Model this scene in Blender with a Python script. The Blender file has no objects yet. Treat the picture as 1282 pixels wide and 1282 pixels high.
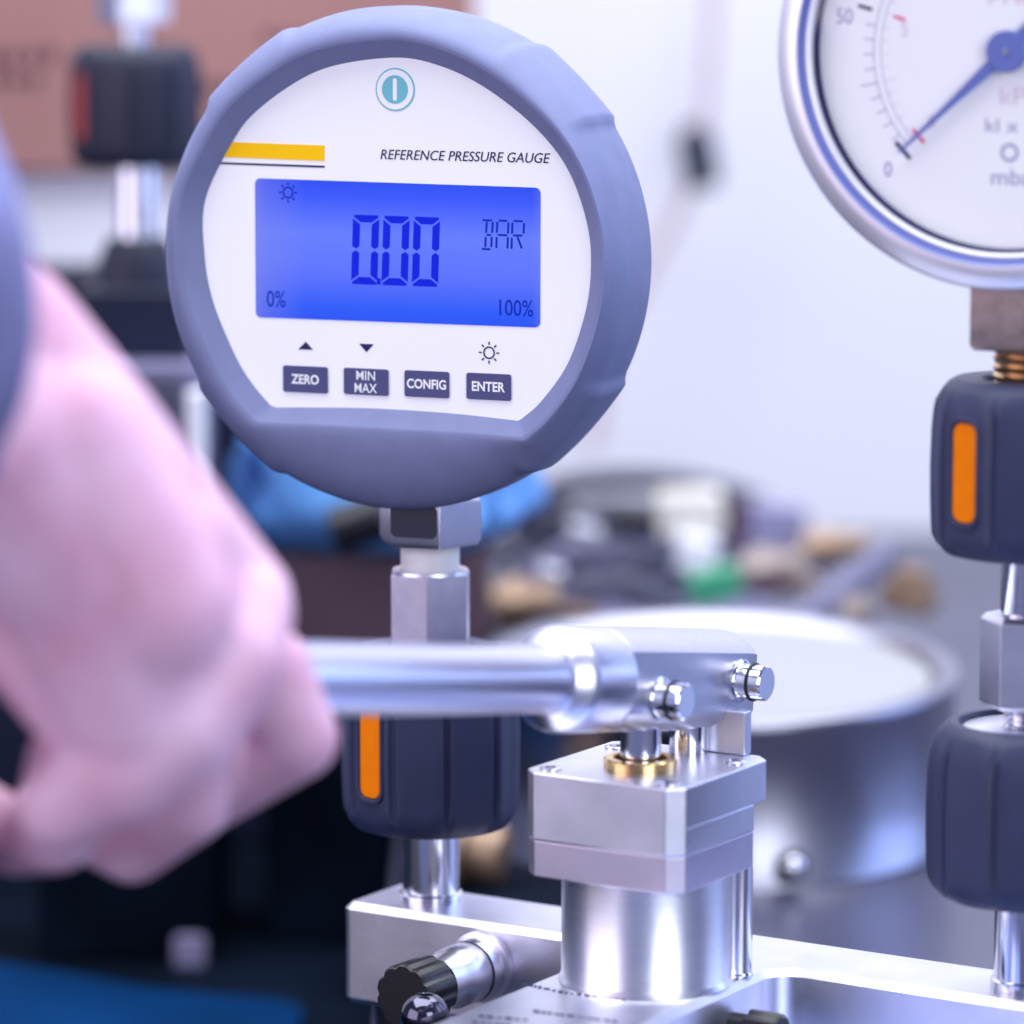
import bpy, bmesh, math, random
from mathutils import Vector, Matrix
random.seed(7)
C = bpy.context.scene.collection
SC = bpy.context.scene
MM = 0.001
PI = math.pi

# ------------------------------------------------------------------ camera
F = 5200.0; PITCH = math.radians(8.1); CH = 277.0; CY = -980.0      # focal length in photo pixels, mm
cam_d = bpy.data.cameras.new('camera'); cam = bpy.data.objects.new('camera', cam_d); C.objects.link(cam)
cam.location = (0, CY*MM, CH*MM); cam.rotation_euler = (PI/2 - PITCH, 0, 0)
cam_d.sensor_width = 36; cam_d.lens = 36*F/1282; cam_d.clip_start = 0.05; cam_d.clip_end = 50
cam_d.dof.use_dof = True; cam_d.dof.focus_distance = 0.945; cam_d.dof.aperture_fstop = 7.6
SC.camera = cam

# ------------------------------------------------------------------ light
W = bpy.data.worlds.new("World"); SC.world = W; W.use_nodes = True
bg = W.node_tree.nodes['Background']
bg.inputs[0].default_value = (0.46, 0.53, 1.0, 1); bg.inputs[1].default_value = 0.24
def lamp(name, loc, target, sx, sy, power, col):
    d = bpy.data.lights.new(name, 'AREA'); d.shape = 'RECTANGLE'; d.size = sx; d.size_y = sy; d.energy = power; d.color = col
    o = bpy.data.objects.new(name, d); C.objects.link(o); o.location = loc
    o.rotation_euler = (Vector(target) - Vector(loc)).to_track_quat('-Z', 'Y').to_euler(); return o
lamp('ceiling_softbox', (0.0, 0.25, 1.6), (0, 0.25, 0), 2.6, 2.0, 66, (0.925, 0.95, 1.0))
lamp('softbox_front', (0.62, -1.35, 0.45), (0.03, 0, 0.12), 0.7, 0.9, 7.0, (0.90, 0.94, 1.0))
lamp('softbox_left', (-1.2, -0.70, 0.42), (0, 0, 0.10), 1.3, 0.9, 6.2, (1.0, 0.88, 0.98))
lamp('softbox_side', (1.35, 0.25, 0.55), (0, 0, 0.1), 0.9, 1.0, 6.5, (0.40, 0.54, 1.0))
SC.view_settings.view_transform = 'Standard'; SC.view_settings.look = 'None'; SC.view_settings.exposure = 0.50; SC.view_settings.gamma = 1
SC.render.engine = 'CYCLES'; SC.cycles.use_denoising = True; SC.cycles.max_bounces = 8
SC.cycles.sample_clamp_indirect = 6; SC.cycles.caustics_reflective = False; SC.cycles.caustics_refractive = False

# ------------------------------------------------------------------ measuring helpers (mm)
def ray(px, py):
    a = px-641; b = 641-py; c, s = math.cos(PITCH), math.sin(PITCH)
    return Vector((a, F*c + b*s, -F*s + b*c))
CP = Vector((0, CY, CH))
def on_plane(px, py, p0, n):
    r = ray(px, py); t = (Vector(p0)-CP).dot(n)/r.dot(n); return CP + r*t
def PY(px, py, Y): return on_plane(px, py, (0, Y, 0), Vector((0, 1, 0)))
def PZ(px, py, Z): return on_plane(px, py, (0, 0, Z), Vector((0, 0, 1)))
def scale_at(Y): return F/((Y-CY)*1.0)                                # px per mm, roughly

YAW = math.radians(32)
U = Vector((math.cos(YAW), -math.sin(YAW), 0)); V = Vector((-math.sin(YAW), -math.cos(YAW), 0)); Z = Vector((0, 0, 1))
L0 = PY(540, 1118, 0); ZT = L0.z; L0 = Vector((L0.x, L0.y, 0))
def fr(o, x, y, z):
    return Matrix(((x[0], y[0], z[0], o[0]), (x[1], y[1], z[1], o[1]), (x[2], y[2], z[2], o[2]), (0, 0, 0, 1)))
BAR = fr(L0, U, V, Z)                                                 # (u, v towards the camera, height)
WORLD = Matrix.Identity(4)
def at(u, v, z): return BAR @ Vector((u, v, z))
def PU(px, py, u): return on_plane(px, py, at(u, 0, 0), U)
def PV(px, py, v): return on_plane(px, py, at(0, v, 0), V)

# ------------------------------------------------------------------ materials
def mat(name, col, rough=0.5, metal=0.0, var=0.0, vscale=200, bump=0.0, bscale=800, emit=None, estr=1.0, coat=0.0, sss=0.0, stretch=None, rvar=0.0, spec=0.5):
    m = bpy.data.materials.new(name); m.use_nodes = True; nt = m.node_tree; b = nt.nodes['Principled BSDF']
    b.inputs['Base Color'].default_value = (*col, 1); b.inputs['Roughness'].default_value = rough; b.inputs['Metallic'].default_value = metal
    b.inputs['Specular IOR Level'].default_value = spec
    if coat: b.inputs['Coat Weight'].default_value = coat; b.inputs['Coat Roughness'].default_value = 0.1
    if sss: b.inputs['Subsurface Weight'].default_value = sss; b.inputs['Subsurface Radius'].default_value = (1, .35, .25); b.inputs['Subsurface Scale'].default_value = 0.006
    tc = nt.nodes.new('ShaderNodeTexCoord'); src = tc.outputs['Object']
    if stretch:
        mp = nt.nodes.new('ShaderNodeMapping'); mp.inputs['Scale'].default_value = stretch; nt.links.new(src, mp.inputs[0]); src = mp.outputs[0]
    def noise(s, detail=4):
        n = nt.nodes.new('ShaderNodeTexNoise'); n.inputs['Scale'].default_value = s; n.inputs['Detail'].default_value = detail
        nt.links.new(src, n.inputs['Vector']); return n
    if var:
        n = noise(vscale); cr = nt.nodes.new('ShaderNodeValToRGB')
        cr.color_ramp.elements[0].position = 0.3; cr.color_ramp.elements[1].position = 0.7
        cr.color_ramp.elements[0].color = (*[c*(1-var) for c in col], 1); cr.color_ramp.elements[1].color = (*[min(1, c*(1+var)) for c in col], 1)
        nt.links.new(n.outputs[0], cr.inputs[0]); nt.links.new(cr.outputs[0], b.inputs['Base Color'])
    if rvar:
        n = noise(vscale*0.7); mr = nt.nodes.new('ShaderNodeMapRange'); mr.inputs[3].default_value = max(0.02, rough-rvar); mr.inputs[4].default_value = rough+rvar
        nt.links.new(n.outputs[0], mr.inputs[0]); nt.links.new(mr.outputs[0], b.inputs['Roughness'])
    if bump:
        n = noise(bscale, 6); bp = nt.nodes.new('ShaderNodeBump'); bp.inputs['Strength'].default_value = bump; bp.inputs['Distance'].default_value = 0.0002
        nt.links.new(n.outputs[0], bp.inputs['Height']); nt.links.new(bp.outputs[0], b.inputs['Normal'])
    if emit: b.inputs['Emission Color'].default_value = (*emit, 1); b.inputs['Emission Strength'].default_value = estr
    return m
M = {}
M['alu'] = mat('machined_aluminium', (0.74, 0.745, 0.85), 0.34, 1.0, 0.05, 90, 0.14, 1300, rvar=0.08)
M['alu_brushed'] = mat('brushed_aluminium', (0.60, 0.60, 0.70), 0.33, 1.0, 0.05, 300, 0.10, 900, stretch=(1, 1, 14), rvar=0.07)
M['steel'] = mat('polished_steel', (0.78, 0.78, 0.86), 0.14, 1.0, 0.04, 150, 0.03, 1200, rvar=0.05)
M['chrome'] = mat('chrome', (0.80, 0.80, 0.88), 0.12, 1.0)
M['satin'] = mat('satin_steel', (0.50, 0.48, 0.62), 0.36, 1.0, 0.06, 300, 0.08, 900, rvar=0.07)
M['brass'] = mat('brass', (0.72, 0.50, 0.30), 0.30, 1.0, 0.10, 250, 0.12, 700, rvar=0.08)
M['brass_old'] = mat('worn_brass', (0.60, 0.48, 0.40), 0.42, 1.0, 0.16, 350, 0.35, 600, rvar=0.10)
M['gold'] = mat('gold_ring', (0.86, 0.60, 0.25), 0.2, 1.0)
M['boot'] = mat('grey_rubber', (0.176, 0.200, 0.365), 0.55, 0, 0.05, 150, 0.25, 1800, rvar=0.05, spec=0.35)
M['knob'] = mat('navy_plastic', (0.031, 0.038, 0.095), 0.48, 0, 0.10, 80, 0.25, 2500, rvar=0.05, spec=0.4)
M['black'] = mat('black_plastic', (0.005, 0.005, 0.010), 0.38, 0, bump=0.1)
M['slot'] = mat('dark_slot', (0.015, 0.016, 0.035), 0.6)
M['orange'] = mat('orange_insert', (1.0, 0.23, 0.0), 0.55, 0, 0.05, 300, bump=0.1, spec=0.12)
M['face'] = mat('white_faceplate', (0.92, 0.925, 0.96), 0.5, 0, 0.01, 40, spec=0.3)
M['dial'] = mat('white_dial', (0.95, 0.95, 0.97), 0.45, 0, 0.01, 40)
M['yellow'] = mat('yellow_print', (1.0, 0.58, 0.006), 0.6, spec=0.1)
M['ink'] = mat('navy_ink', (0.022, 0.02, 0.09), 0.5, spec=0.15)
M['inkpale'] = mat('pale_grey_ink', (0.40, 0.38, 0.58), 0.6)
M['inkpink'] = mat('pale_pink_ink', (0.80, 0.66, 0.76), 0.6)
M['inkred'] = mat('red_ink', (0.85, 0.10, 0.22), 0.5)
M['teal'] = mat('teal_print', (0.16, 0.50, 0.58), 0.5, spec=0.2)
M['button'] = mat('slate_button', (0.075, 0.078, 0.20), 0.5, 0, 0.03, 100, spec=0.2)
M['white'] = mat('white_print', (0.90, 0.90, 0.95), 0.5, spec=0.2)
M['needle'] = mat('blue_pointer', (0.12, 0.16, 0.48), 0.4)
M['seal'] = mat('white_thread_tape', (0.88, 0.88, 0.92), 0.55, 0, 0.03, 600, 0.4, 1500)
M['skin'] = mat('skin', (0.69, 0.435, 0.59), 0.46, 0, 0.16, 38, 0.5, 500, sss=0.25, spec=0.3)
for nd in M['skin'].node_tree.nodes:
    if nd.type == 'VALTORGB':
        nd.color_ramp.elements[0].color = (0.60, 0.31, 0.44, 1); nd.color_ramp.elements[1].color = (0.76, 0.52, 0.67, 1)
M['sleeve'] = mat('blue_grey_cloth', (0.21, 0.22, 0.44), 0.85, 0, 0.10, 60, 0.6, 1800, spec=0.1)
M['wall'] = mat('white_wall', (0.83, 0.82, 0.87), 0.8, 0, 0.02, 3, 0.1, 200, spec=0.1)
M['bench'] = mat('grey_bench_top', (0.047, 0.047, 0.085), 0.30, 0, 0.12, 8, rvar=0.06, spec=.35)
M['mat'] = mat('black_mat', (0.003, 0.006, 0.014), 0.6, 0, 0.5, 22, 0.3, 300, spec=0.03)
M['bluemat'] = mat('blue_mat', (0.001, 0.024, 0.09), 0.6, 0, 0.3, 14, spec=0.03)
M['card'] = mat('cardboard', (0.43, 0.225, 0.205), 0.8, 0, 0.08, 9, 0.2, 200, spec=0.1)
M['cardprint'] = mat('cardboard_print', (0.13, 0.06, 0.075), 0.85, 0, 0.2, 30, spec=0.1)
M['browncard'] = mat('brown_board', (0.10, 0.065, 0.085), 0.8, 0, 0.15, 12, spec=0.1)
M['whitecard'] = mat('white_board', (0.88, 0.88, 0.95), 0.6, 0, 0.03, 8, spec=0.15)
M['navybox'] = mat('navy_enamel', (0.008, 0.012, 0.035), 0.35, 0, 0.2, 15)
M['greybox'] = mat('grey_enamel', (0.17, 0.16, 0.28), 0.4, 0, 0.1, 12)
M['bag'] = mat('blue_film', (0.15, 0.40, 0.90), 0.38, 0, 0.22, 14, 0.5, 60)
M['cream'] = mat('cream_plastic', (0.66, 0.64, 0.58), 0.5, 0, 0.04, 20)
M['green'] = mat('green_plastic', (0.05, 0.36, 0.20), 0.4, 0, 0.08, 30)
M['cable'] = mat('dark_grey_rubber', (0.07, 0.07, 0.12), 0.6, 0, 0.1, 40)
M['greytube'] = mat('grey_tubing', (0.30, 0.29, 0.46), 0.4, 0, 0.08, 30)
M['maroon'] = mat('maroon_plastic', (0.09, 0.03, 0.06), 0.5)
M['cordm'] = mat('beige_cord', (0.56, 0.42, 0.46), 0.7)
M['redtick'] = mat('red_insert', (0.36, 0.05, 0.05), 0.5)
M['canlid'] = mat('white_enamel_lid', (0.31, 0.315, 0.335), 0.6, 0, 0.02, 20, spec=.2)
M['brass_dull'] = mat('dull_brass', (0.28, 0.19, 0.13), 0.5, 0.6, 0.3, 120, 0.3, 300); M['brass_pale'] = mat('pale_dull_brass', (0.27, 0.225, 0.21), 0.5, 0.5, 0.3, 120, 0.3, 300)
M['tube'] = mat('satin_tube', (0.68, 0.68, 0.79), 0.32, 1.0, 0.02, 100, 0.03, 1200, rvar=0.04)
M['can'] = mat('can_metal', (0.33, 0.33, 0.40), 0.30, 1.0, 0.05, 60, 0.05, 600, rvar=0.05)
M['alu_pink'] = mat('anodised_aluminium', (0.64, 0.59, 0.72), 0.36, 1.0, 0.03, 120, 0.05, 1500, rvar=0.05)
M['knobshaded'] = mat('shaded_navy_plastic', (0.016, 0.018, 0.042), 0.45, 0, 0.1, 80, 0.2, 2500, spec=.35)  # knob plastic darkened, dimmer light at the back put into the colour
M['bezel'] = mat('satin_bezel', (0.86, 0.86, 0.93), 0.36, 0.55, 0.02, 60)
M['greyhose'] = mat('grey_hose', (0.16, 0.155, 0.26), 0.5, 0, 0.08, 30)
M['bounceblue'] = mat('blue_bounce_surface', (0.42, 0.52, 0.92), 0.4, 0.6, 0.05, 60)  # for the added plate that bounces blue light upward
M['cyl'] = mat('turned_aluminium', (0.82, 0.83, 0.92), 0.30, 1.0, 0.03, 140, 0.08, 1200, stretch=(1, 1, 10), rvar=0.05)
M['pale_tab'] = mat('pale_tab_paint', (0.22, 0.21, 0.36), 0.5)
M['blackgloss'] = mat('dark_polished_metal', (0.10, 0.10, 0.14), 0.12, 1.0)

def lcd_material():
    m = bpy.data.materials.new('backlit_blue_screen'); m.use_nodes = True; nt = m.node_tree; b = nt.nodes['Principled BSDF']
    b.inputs['Base Color'].default_value = (0.01, 0.02, 0.10, 1); b.inputs['Roughness'].default_value = 0.35; b.inputs['Specular IOR Level'].default_value = 0.2
    uv = nt.nodes.new('ShaderNodeUVMap'); sx = nt.nodes.new('ShaderNodeSeparateXYZ'); nt.links.new(uv.outputs[0], sx.inputs[0])
    def ramp(inp, stops):
        r = nt.nodes.new('ShaderNodeValToRGB'); e = r.color_ramp.elements
        while len(e) < len(stops): e.new(0.5)
        for k, (p, c) in enumerate(stops): e[k].position = p; e[k].color = (*c, 1)
        nt.links.new(inp, r.inputs[0]); return r
    r1 = ramp(sx.outputs[1], [(0.0, (0.0, 0.065, 0.86)), (0.10, (0.005, 0.085, 0.88)), (0.35, (0.095, 0.155, 0.93)), (0.62, (0.115, 0.19, 0.94)), (0.88, (0.02, 0.075, 0.90)), (1.0, (0.0, 0.05, 0.84))])
    r2 = ramp(sx.outputs[0], [(0.0, (0.6, 0.6, 0.6)), (0.04, (0.34, 0.34, 0.34)), (0.18, (0.0, 0.0, 0.0)), (0.97, (0.0, 0.0, 0.0)), (1.0, (0.25, 0.25, 0.25))])
    mx = nt.nodes.new('ShaderNodeMix'); mx.data_type = 'RGBA'
    nt.links.new(r2.outputs[0], mx.inputs[0]); nt.links.new(r1.outputs[0], mx.inputs[6]); mx.inputs[7].default_value = (0.22, 0.24, 0.72, 1)
    nt.links.new(mx.outputs[2], b.inputs['Emission Color']); b.inputs['Emission Strength'].default_value = 0.66
    return m
M['lcd'] = lcd_material()
M['lcdink'] = mat('lcd_segment', (0.0, 0.008, 0.2), 0.4, emit=(0.0, 0.008, 0.60), estr=.62, spec=0.1)
M['lcdtext'] = mat('lcd_small_segment', (0.0, 0.01, 0.1), 0.4, emit=(0.002, 0.014, 0.36), estr=.7, spec=0.1)

# ------------------------------------------------------------------ mesh builder (mm in, metres out)
class MB:
    def __init__(s): s.v = []; s.f = []
    def add(s, vs, fs, m=WORLD):
        o = len(s.v); s.v += [m @ Vector(p) for p in vs]; s.f += [[i+o for i in q] for q in fs]; return s
    def box(s, a, b, m=WORLD):
        x0, y0, z0 = a; x1, y1, z1 = b
        return s.add([(x0, y0, z0), (x1, y0, z0), (x1, y1, z0), (x0, y1, z0), (x0, y0, z1), (x1, y0, z1), (x1, y1, z1), (x0, y1, z1)],
                     [[0, 3, 2, 1], [4, 5, 6, 7], [0, 1, 5, 4], [1, 2, 6, 5], [2, 3, 7, 6], [3, 0, 4, 7]], m)
    def prism(s, out, z0, z1, m=WORLD):
        n = len(out)
        return s.add([(x, y, z0) for x, y in out] + [(x, y, z1) for x, y in out],
                     [list(range(n))[::-1], list(range(n, 2*n))] + [[i, (i+1) % n, n+(i+1) % n, n+i] for i in range(n)], m)
    def cprism(s, out, z0, z1, c, m=WORLD):
        n = len(out); P = [Vector(p) for p in out]; ar = sum(P[i-1].x*P[i].y-P[i].x*P[i-1].y for i in range(n)); sg = 1 if ar > 0 else -1
        ins = []
        for i in range(n):
            a = (P[i]-P[i-1]).normalized(); b = (P[(i+1) % n]-P[i]).normalized()
            na, nb_ = Vector((-a.y, a.x))*sg, Vector((-b.y, b.x))*sg; h = na+nb_; k = c/max(.3, h.length_squared/2)
            ins.append(tuple(P[i]+h*k*1.0))
        return s.rings([[(x, y, z) for x, y in q] for q, z in ((ins, z0), (out, z0+c), (out, z1-c), (ins, z1))], m)
    def rings(s, rings, m=WORLD, cap0=True, cap1=True, closed=False):
        n = len(rings[0]); vs = [p for r in rings for p in r]; fs = []; k = len(rings)
        for j in range(k if closed else k-1):
            a, b = j*n, ((j+1) % k)*n
            fs += [[a+i, a+(i+1) % n, b+(i+1) % n, b+i] for i in range(n)]
        if not closed:
            if cap0: fs.append(list(range(n))[::-1])
            if cap1: fs.append(list(range((k-1)*n, k*n)))
        return s.add(vs, fs, m)
    def lathe(s, prof, m=WORLD, n=48, rf=None, cap0=True, cap1=True, closed=False):
        rs = []
        for r, h in prof:
            rs.append([((r*(rf(2*PI*i/n, h) if rf else 1))*math.cos(2*PI*i/n), (r*(rf(2*PI*i/n, h) if rf else 1))*math.sin(2*PI*i/n), h) for i in range(n)])
        return s.rings(rs, m, cap0, cap1, closed)
    def tube(s, pts, r, n=12, m=WORLD):
        pts = [Vector(p) for p in pts]; rs = []
        up = Vector((0.13, 0.21, 1)).normalized()
        for i, p in enumerate(pts):
            t = (pts[min(i+1, len(pts)-1)] - pts[max(i-1, 0)]).normalized()
            x = t.cross(up).normalized(); y = x.cross(t); rr = r[i] if isinstance(r, (list, tuple)) else r
            rs.append([p + (x*math.cos(2*PI*k/n) + y*math.sin(2*PI*k/n))*rr for k in range(n)])
        return s.rings(rs, m)
    def ball(s, c, r, n=16, m=WORLD):
        c = Vector(c); rs = []
        for j in range(1, n//2): 
            a = PI*j/(n//2); rs.append([c + Vector((r*math.sin(a)*math.cos(2*PI*k/n), r*math.sin(a)*math.sin(2*PI*k/n), -r*math.cos(a))) for k in range(n)])
        return s.rings(rs, m)
    def build(s, name, material, parent=None, bevel=0, seg=2, sharp=35, label=None, angle=40, uv=None, recalc=True):
        off = Vector((0, 0, 0))
        p = parent
        while p is not None: off += Vector(p['_o']) if '_o' in p else Vector((0, 0, 0)); p = p.parent
        me = bpy.data.meshes.new(name); me.from_pydata([tuple((q-off)*MM) for q in s.v], [], s.f)
        if recalc:
            bm = bmesh.new(); bm.from_mesh(me); bmesh.ops.remove_doubles(bm, verts=bm.verts, dist=2e-6) if not uv else None; bmesh.ops.recalc_face_normals(bm, faces=bm.faces); bm.to_mesh(me); bm.free()
        me.polygons.foreach_set('use_smooth', [True]*len(me.polygons)); me.set_sharp_from_angle(angle=math.radians(sharp))
        me.materials.append(material)
        if uv:
            l = me.uv_layers.new(name='UVMap')
            for lp in me.loops: l.data[lp.index].uv = uv[lp.vertex_index]
        o = bpy.data.objects.new(name, me); C.objects.link(o); o.parent = parent
        if bevel:
            b = o.modifiers.new('edge', 'BEVEL'); b.width = bevel*MM; b.segments = seg; b.limit_method = 'ANGLE'; b.angle_limit = math.radians(angle); b.harden_normals = True
        if label: o['label'] = label
        return o
def hexagon(R, a0=0): return [(R*math.cos(a0+k*PI/3), R*math.sin(a0+k*PI/3)) for k in range(6)]
def roundrect(x0, y0, x1, y1, r, n=5):
    out = []
    for cx, cy, a in ((x1-r, y1-r, 0), (x0+r, y1-r, 90), (x0+r, y0+r, 180), (x1-r, y0+r, 270)):
        out += [(cx+r*math.cos(math.radians(a+90*k/n)), cy+r*math.sin(math.radians(a+90*k/n))) for k in range(n+1)]
    return out
def circle(cx, cy, r, n=40, ry=None): return [(cx+r*math.cos(2*PI*k/n), cy+(ry or r)*math.sin(2*PI*k/n)) for k in range(n)]
def thing(name, label, cat, o, group=None):
    e = bpy.data.objects.new(name, None); C.objects.link(e); e.location = Vector(o)*MM; e['_o'] = tuple(o); e.empty_display_size = 0.01
    return tag(e, label, cat, group)
def tag(o, label, cat, group=None):
    o['label'] = label; o['category'] = cat
    if group: o['group'] = group
    return o
def struct(o): o['kind'] = 'structure'; return o
def text_in(body, box, m, c, material, parent, name='lettering', shear=0, offset=0.0, spacing=1.0):
    """letters fitted into box (a0, b0, a1, b1) of the plane m at height c"""
    cu = bpy.data.curves.new('t', 'FONT'); cu.body = body; cu.size = 1; cu.shear = shear; cu.offset = offset; cu.space_character = spacing
    cu.align_x = 'CENTER'; cu.space_line = 1.12; cu.resolution_u = 4
    t = bpy.data.objects.new('t', cu); C.objects.link(t); bpy.context.view_layer.update()
    me = bpy.data.meshes.new_from_object(t.evaluated_get(bpy.context.evaluated_depsgraph_get()))
    xs = [v.co.x for v in me.vertices]; ys = [v.co.y for v in me.vertices]
    x0, x1, y0, y1 = min(xs), max(xs), min(ys), max(ys); a0, b0, a1, b1 = box
    mb = MB(); mb.add([(a0+(v.co.x-x0)/(x1-x0)*(a1-a0), b0+(v.co.y-y0)/(y1-y0)*(b1-b0), c) for v in me.vertices], [list(p.vertices) for p in me.polygons], m)
    bpy.data.objects.remove(t); bpy.data.curves.remove(cu); bpy.data.meshes.remove(me)
    return mb.build(name, material, parent, recalc=False)

def fillet(pts, rad, n=6):
    out = []; k = len(pts)
    for i, p in enumerate(pts):
        p = Vector(p); a = Vector(pts[i-1]); b = Vector(pts[(i+1) % k]); r = rad[i]
        if r <= 0: out.append(tuple(p)); continue
        da = (a-p).normalized(); db = (b-p).normalized(); A = p+da*r; B = p+db*r; c = A+B-p
        for j in range(n+1):
            t = j/n*PI/2; out.append(tuple(c + (A-c)*math.cos(t) + (B-c)*math.sin(t)))
    return out
# ================================================================== SETTING
struct(MB().prism([(-36, -330), (900, -330), (900, 903), (-36, 903)], -40, 0).build('bench_top', M['bench'], bevel=3))
struct(MB().box((-1100, -330, -80), (-38, 903, -50)).build('lower_table', M['mat'], bevel=3))
struct(MB().box((-1200, 905, -300), (1200, 935, 1500)).build('wall', M['wall']))
tag(MB().prism(roundrect(-33, 62, 60, 330, 6), 0.2, 2.2).build('black_mat', M['mat'], bevel=.6), 'black rubber mat lying under the brown brass fitting', 'mat')
ZL = -49.8
sh = [PZ(-80, 1204, ZL), PZ(60, 1222, ZL), PZ(190, 1246, ZL), PZ(300, 1256, ZL), PZ(385, 1262, ZL)]
tag(MB().prism(fillet([(q.x, q.y) for q in sh] + [(sh[-1].x-8, 20), (sh[0].x-40, 20)], [0, 8, 8, 8, 12, 5, 5]), ZL, ZL+2.5).build('blue_mat', M['bluemat'], bevel=1, seg=2), 'dark blue sheet lying on the low black table below the hand', 'sheet')
# ================================================================== MANIFOLD
man = thing('manifold', 'machined aluminium t shaped manifold block carrying the pump and both gauges', 'manifold', at(85, 7, 0))
out = fillet([(-13, -6), (178, -6), (178, 19), (105, 19), (105, 150), (65, 150), (65, 19), (-13, 19)], [3, 4, 4, 7, 3, 3, 3, 2.4])
MB().cprism(out, 20, ZT, 1.5, BAR).build('block', M['alu'], man, sharp=25)
for (x, y) in ((-4, 7), (168, 7), (85, 140)):
    MB().lathe([(6, 2.3), (6.5, 4), (6.5, 20)], BAR @ Matrix.Translation((x, y, 0)), 24).build('foot', M['black'], man)
MB().cprism([(105.4, 19.4), (182, 19.4), (182, 150), (105.4, 150)], 16, 21, .8, BAR).build('bounce_plate', M['bounceblue'], man, sharp=25)  # unseen plate added to reflect blue light onto the stem and right arm
# printed flow marks on the stem, too small to read in the photo
mk = MB(); rnd = random.Random(3)
rows = [(655, 1232, 705, 1243), (708, 1243, 785, 1252), (600, 1272, 660, 1277), (668, 1266, 770, 1279), (592, 1280, 640, 1284)]
for (x0, y0, x1, y1) in rows:
    x = x0
    while x < x1:
        w = rnd.uniform(3, 9); t = (x-x0)/(x1-x0); y = y0+(y1-y0)*t; h = rnd.uniform(0.8, 2.2)
        q = [PZ(x, y-h, ZT+.06), PZ(x+w, y-h+w*.14, ZT+.06), PZ(x+w-1, y+h*.6+w*.14, ZT+.06), PZ(x-1, y+h*.6, ZT+.06)]
        mk.add(q, [[0, 1, 2, 3]]); x += w + rnd.uniform(1, 4)
mk.build('printed_marks', M['ink'], man)

# ================================================================== HAND PUMP
pump = thing('hand_pump', 'polished aluminium hand pump with square head standing on the manifold', 'hand pump', at(85, 43, ZT))
PC = BAR @ Matrix.Translation((85, 43, 0))
MB().lathe([(19.6, ZT+.1), (19.2, ZT+1.0), (18.9, ZT+1.6), (18.9, 69.2), (18.4, 69.7)], PC, 96).build('cylinder', M['cyl'], pump)
MB().lathe([(3.6, ZT+.1), (3.6, ZT+.6), (3.3, ZT+1), (3.3, 69.6)], BAR @ Matrix.Translation((100.9, 30, 0)), 32).build('guide_post', M['steel'], pump)
def chamfer(x0, y0, x1, y1, c): return [(x0+c, y0), (x1-c, y0), (x1, y0+c), (x1, y1-c), (x1-c, y1), (x0+c, y1), (x0, y1-c), (x0, y0+c)]
MB().prism(chamfer(65.15, 27, 104.85, 63.9, 3.4), 69.8, 77.9, BAR).build('lower_plate', M['alu_pink'], pump, bevel=.3)
pa, pb_ = chamfer(65, 27, 105, 64.1, 3.4), chamfer(65, 21.5, 105, 64.1, 3.4)
MB().rings([[(x, y, z) for x, y in o] for o, z in ((pa, 78), (pa, 84), (pb_, 84), (pb_, 93))], BAR).build('upper_plate', M['alu'], pump, bevel=.35)
MB().lathe([(8.1, 93.02), (8.1, 94.8), (7.7, 95.2), (6.2, 95.2), (5.9, 94.9), (5.9, 93.1)], BAR @ Matrix.Translation((85, 46, 0)), 48, cap1=False).build('seal_ring', M['gold'], pump)
MB().lathe([(5.8, 93.05), (5.8, 93.3)], BAR @ Matrix.Translation((85, 46, 0)), 32).build('seal_recess', M['slot'], pump)
MB().lathe([(4.55, 93.4), (4.55, 108)], BAR @ Matrix.Translation((85, 46, 0)), 32).build('piston_rod', M['chrome'], pump)
MB().lathe([(4.3, 93.05), (4.3, 102)], BAR @ Matrix.Translation((86, 26.5, 0)), 32).build('link_post', M['chrome'], pump)
MB().box((84, 20.8, 93.02), (99, 24, 103), BAR).build('link_plate', M['alu'], pump, bevel=.4)
for (x, y) in ((69.8, 59), (100, 59.6), (100.5, 31), (69.8, 31)):
    s = MB().lathe([(2.5, 93.02), (2.5, 93.35), (2.2, 93.5), (1.5, 93.5), (1.3, 93.15)], BAR @ Matrix.Translation((x, y, 0)), 20).build('screw', M['chrome'], pump)
    MB().prism(hexagon(1.15, .3), 93.16, 93.22, BAR @ Matrix.Translation((x, y, 0))).build('socket', M['slot'], s)

# lever: forked round head, collar and tube
SL = math.radians(8.9); D = V*math.cos(SL) + Z*math.sin(SL); N = -V*math.sin(SL) + Z*math.cos(SL)
LV = fr(at(85, 46.8, 112.6), U, N, D)                                 # (u, up, along the lever)
lever = thing('pump_lever', 'shiny steel tube lever held by the hand and pinned to the pump', 'lever', at(85, 46.8, 112.6))
def flatted(r, w, s=1.0, n=56):
    a0 = math.acos(w/r); m = 22
    o = [(r*math.cos(a0+(PI-2*a0)*k/m)*s, r*math.sin(a0+(PI-2*a0)*k/m)*s) for k in range(m+1)]
    return o + [(-x, -y) for x, y in o]
R = 11.4
sec = [(-39.6, .74), (-39.0, .86), (-37.6, .94), (-35.5, .985), (-33, 1), (19.2, 1)]
MB().rings([[(x, y, d) for x, y in flatted(R, 9.2, s)] for d, s in sec], LV).build('lever_head', M['alu_brushed'], lever, sharp=16)
MB().lathe([(10.0, 18.7), (11.0, 19.3), (11.5, 20.4), (11.5, 35.0), (11.3, 36), (10.6, 37.2), (8.6, 39.0), (7.8, 39.8), (7.5, 40.6)], LV, 64).build('collar', M['tube'], lever, sharp=24)
MB().lathe([(7.35, 38), (7.35, 150), (6, 151)], LV, 48).build('tube', M['tube'], lever)
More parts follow.
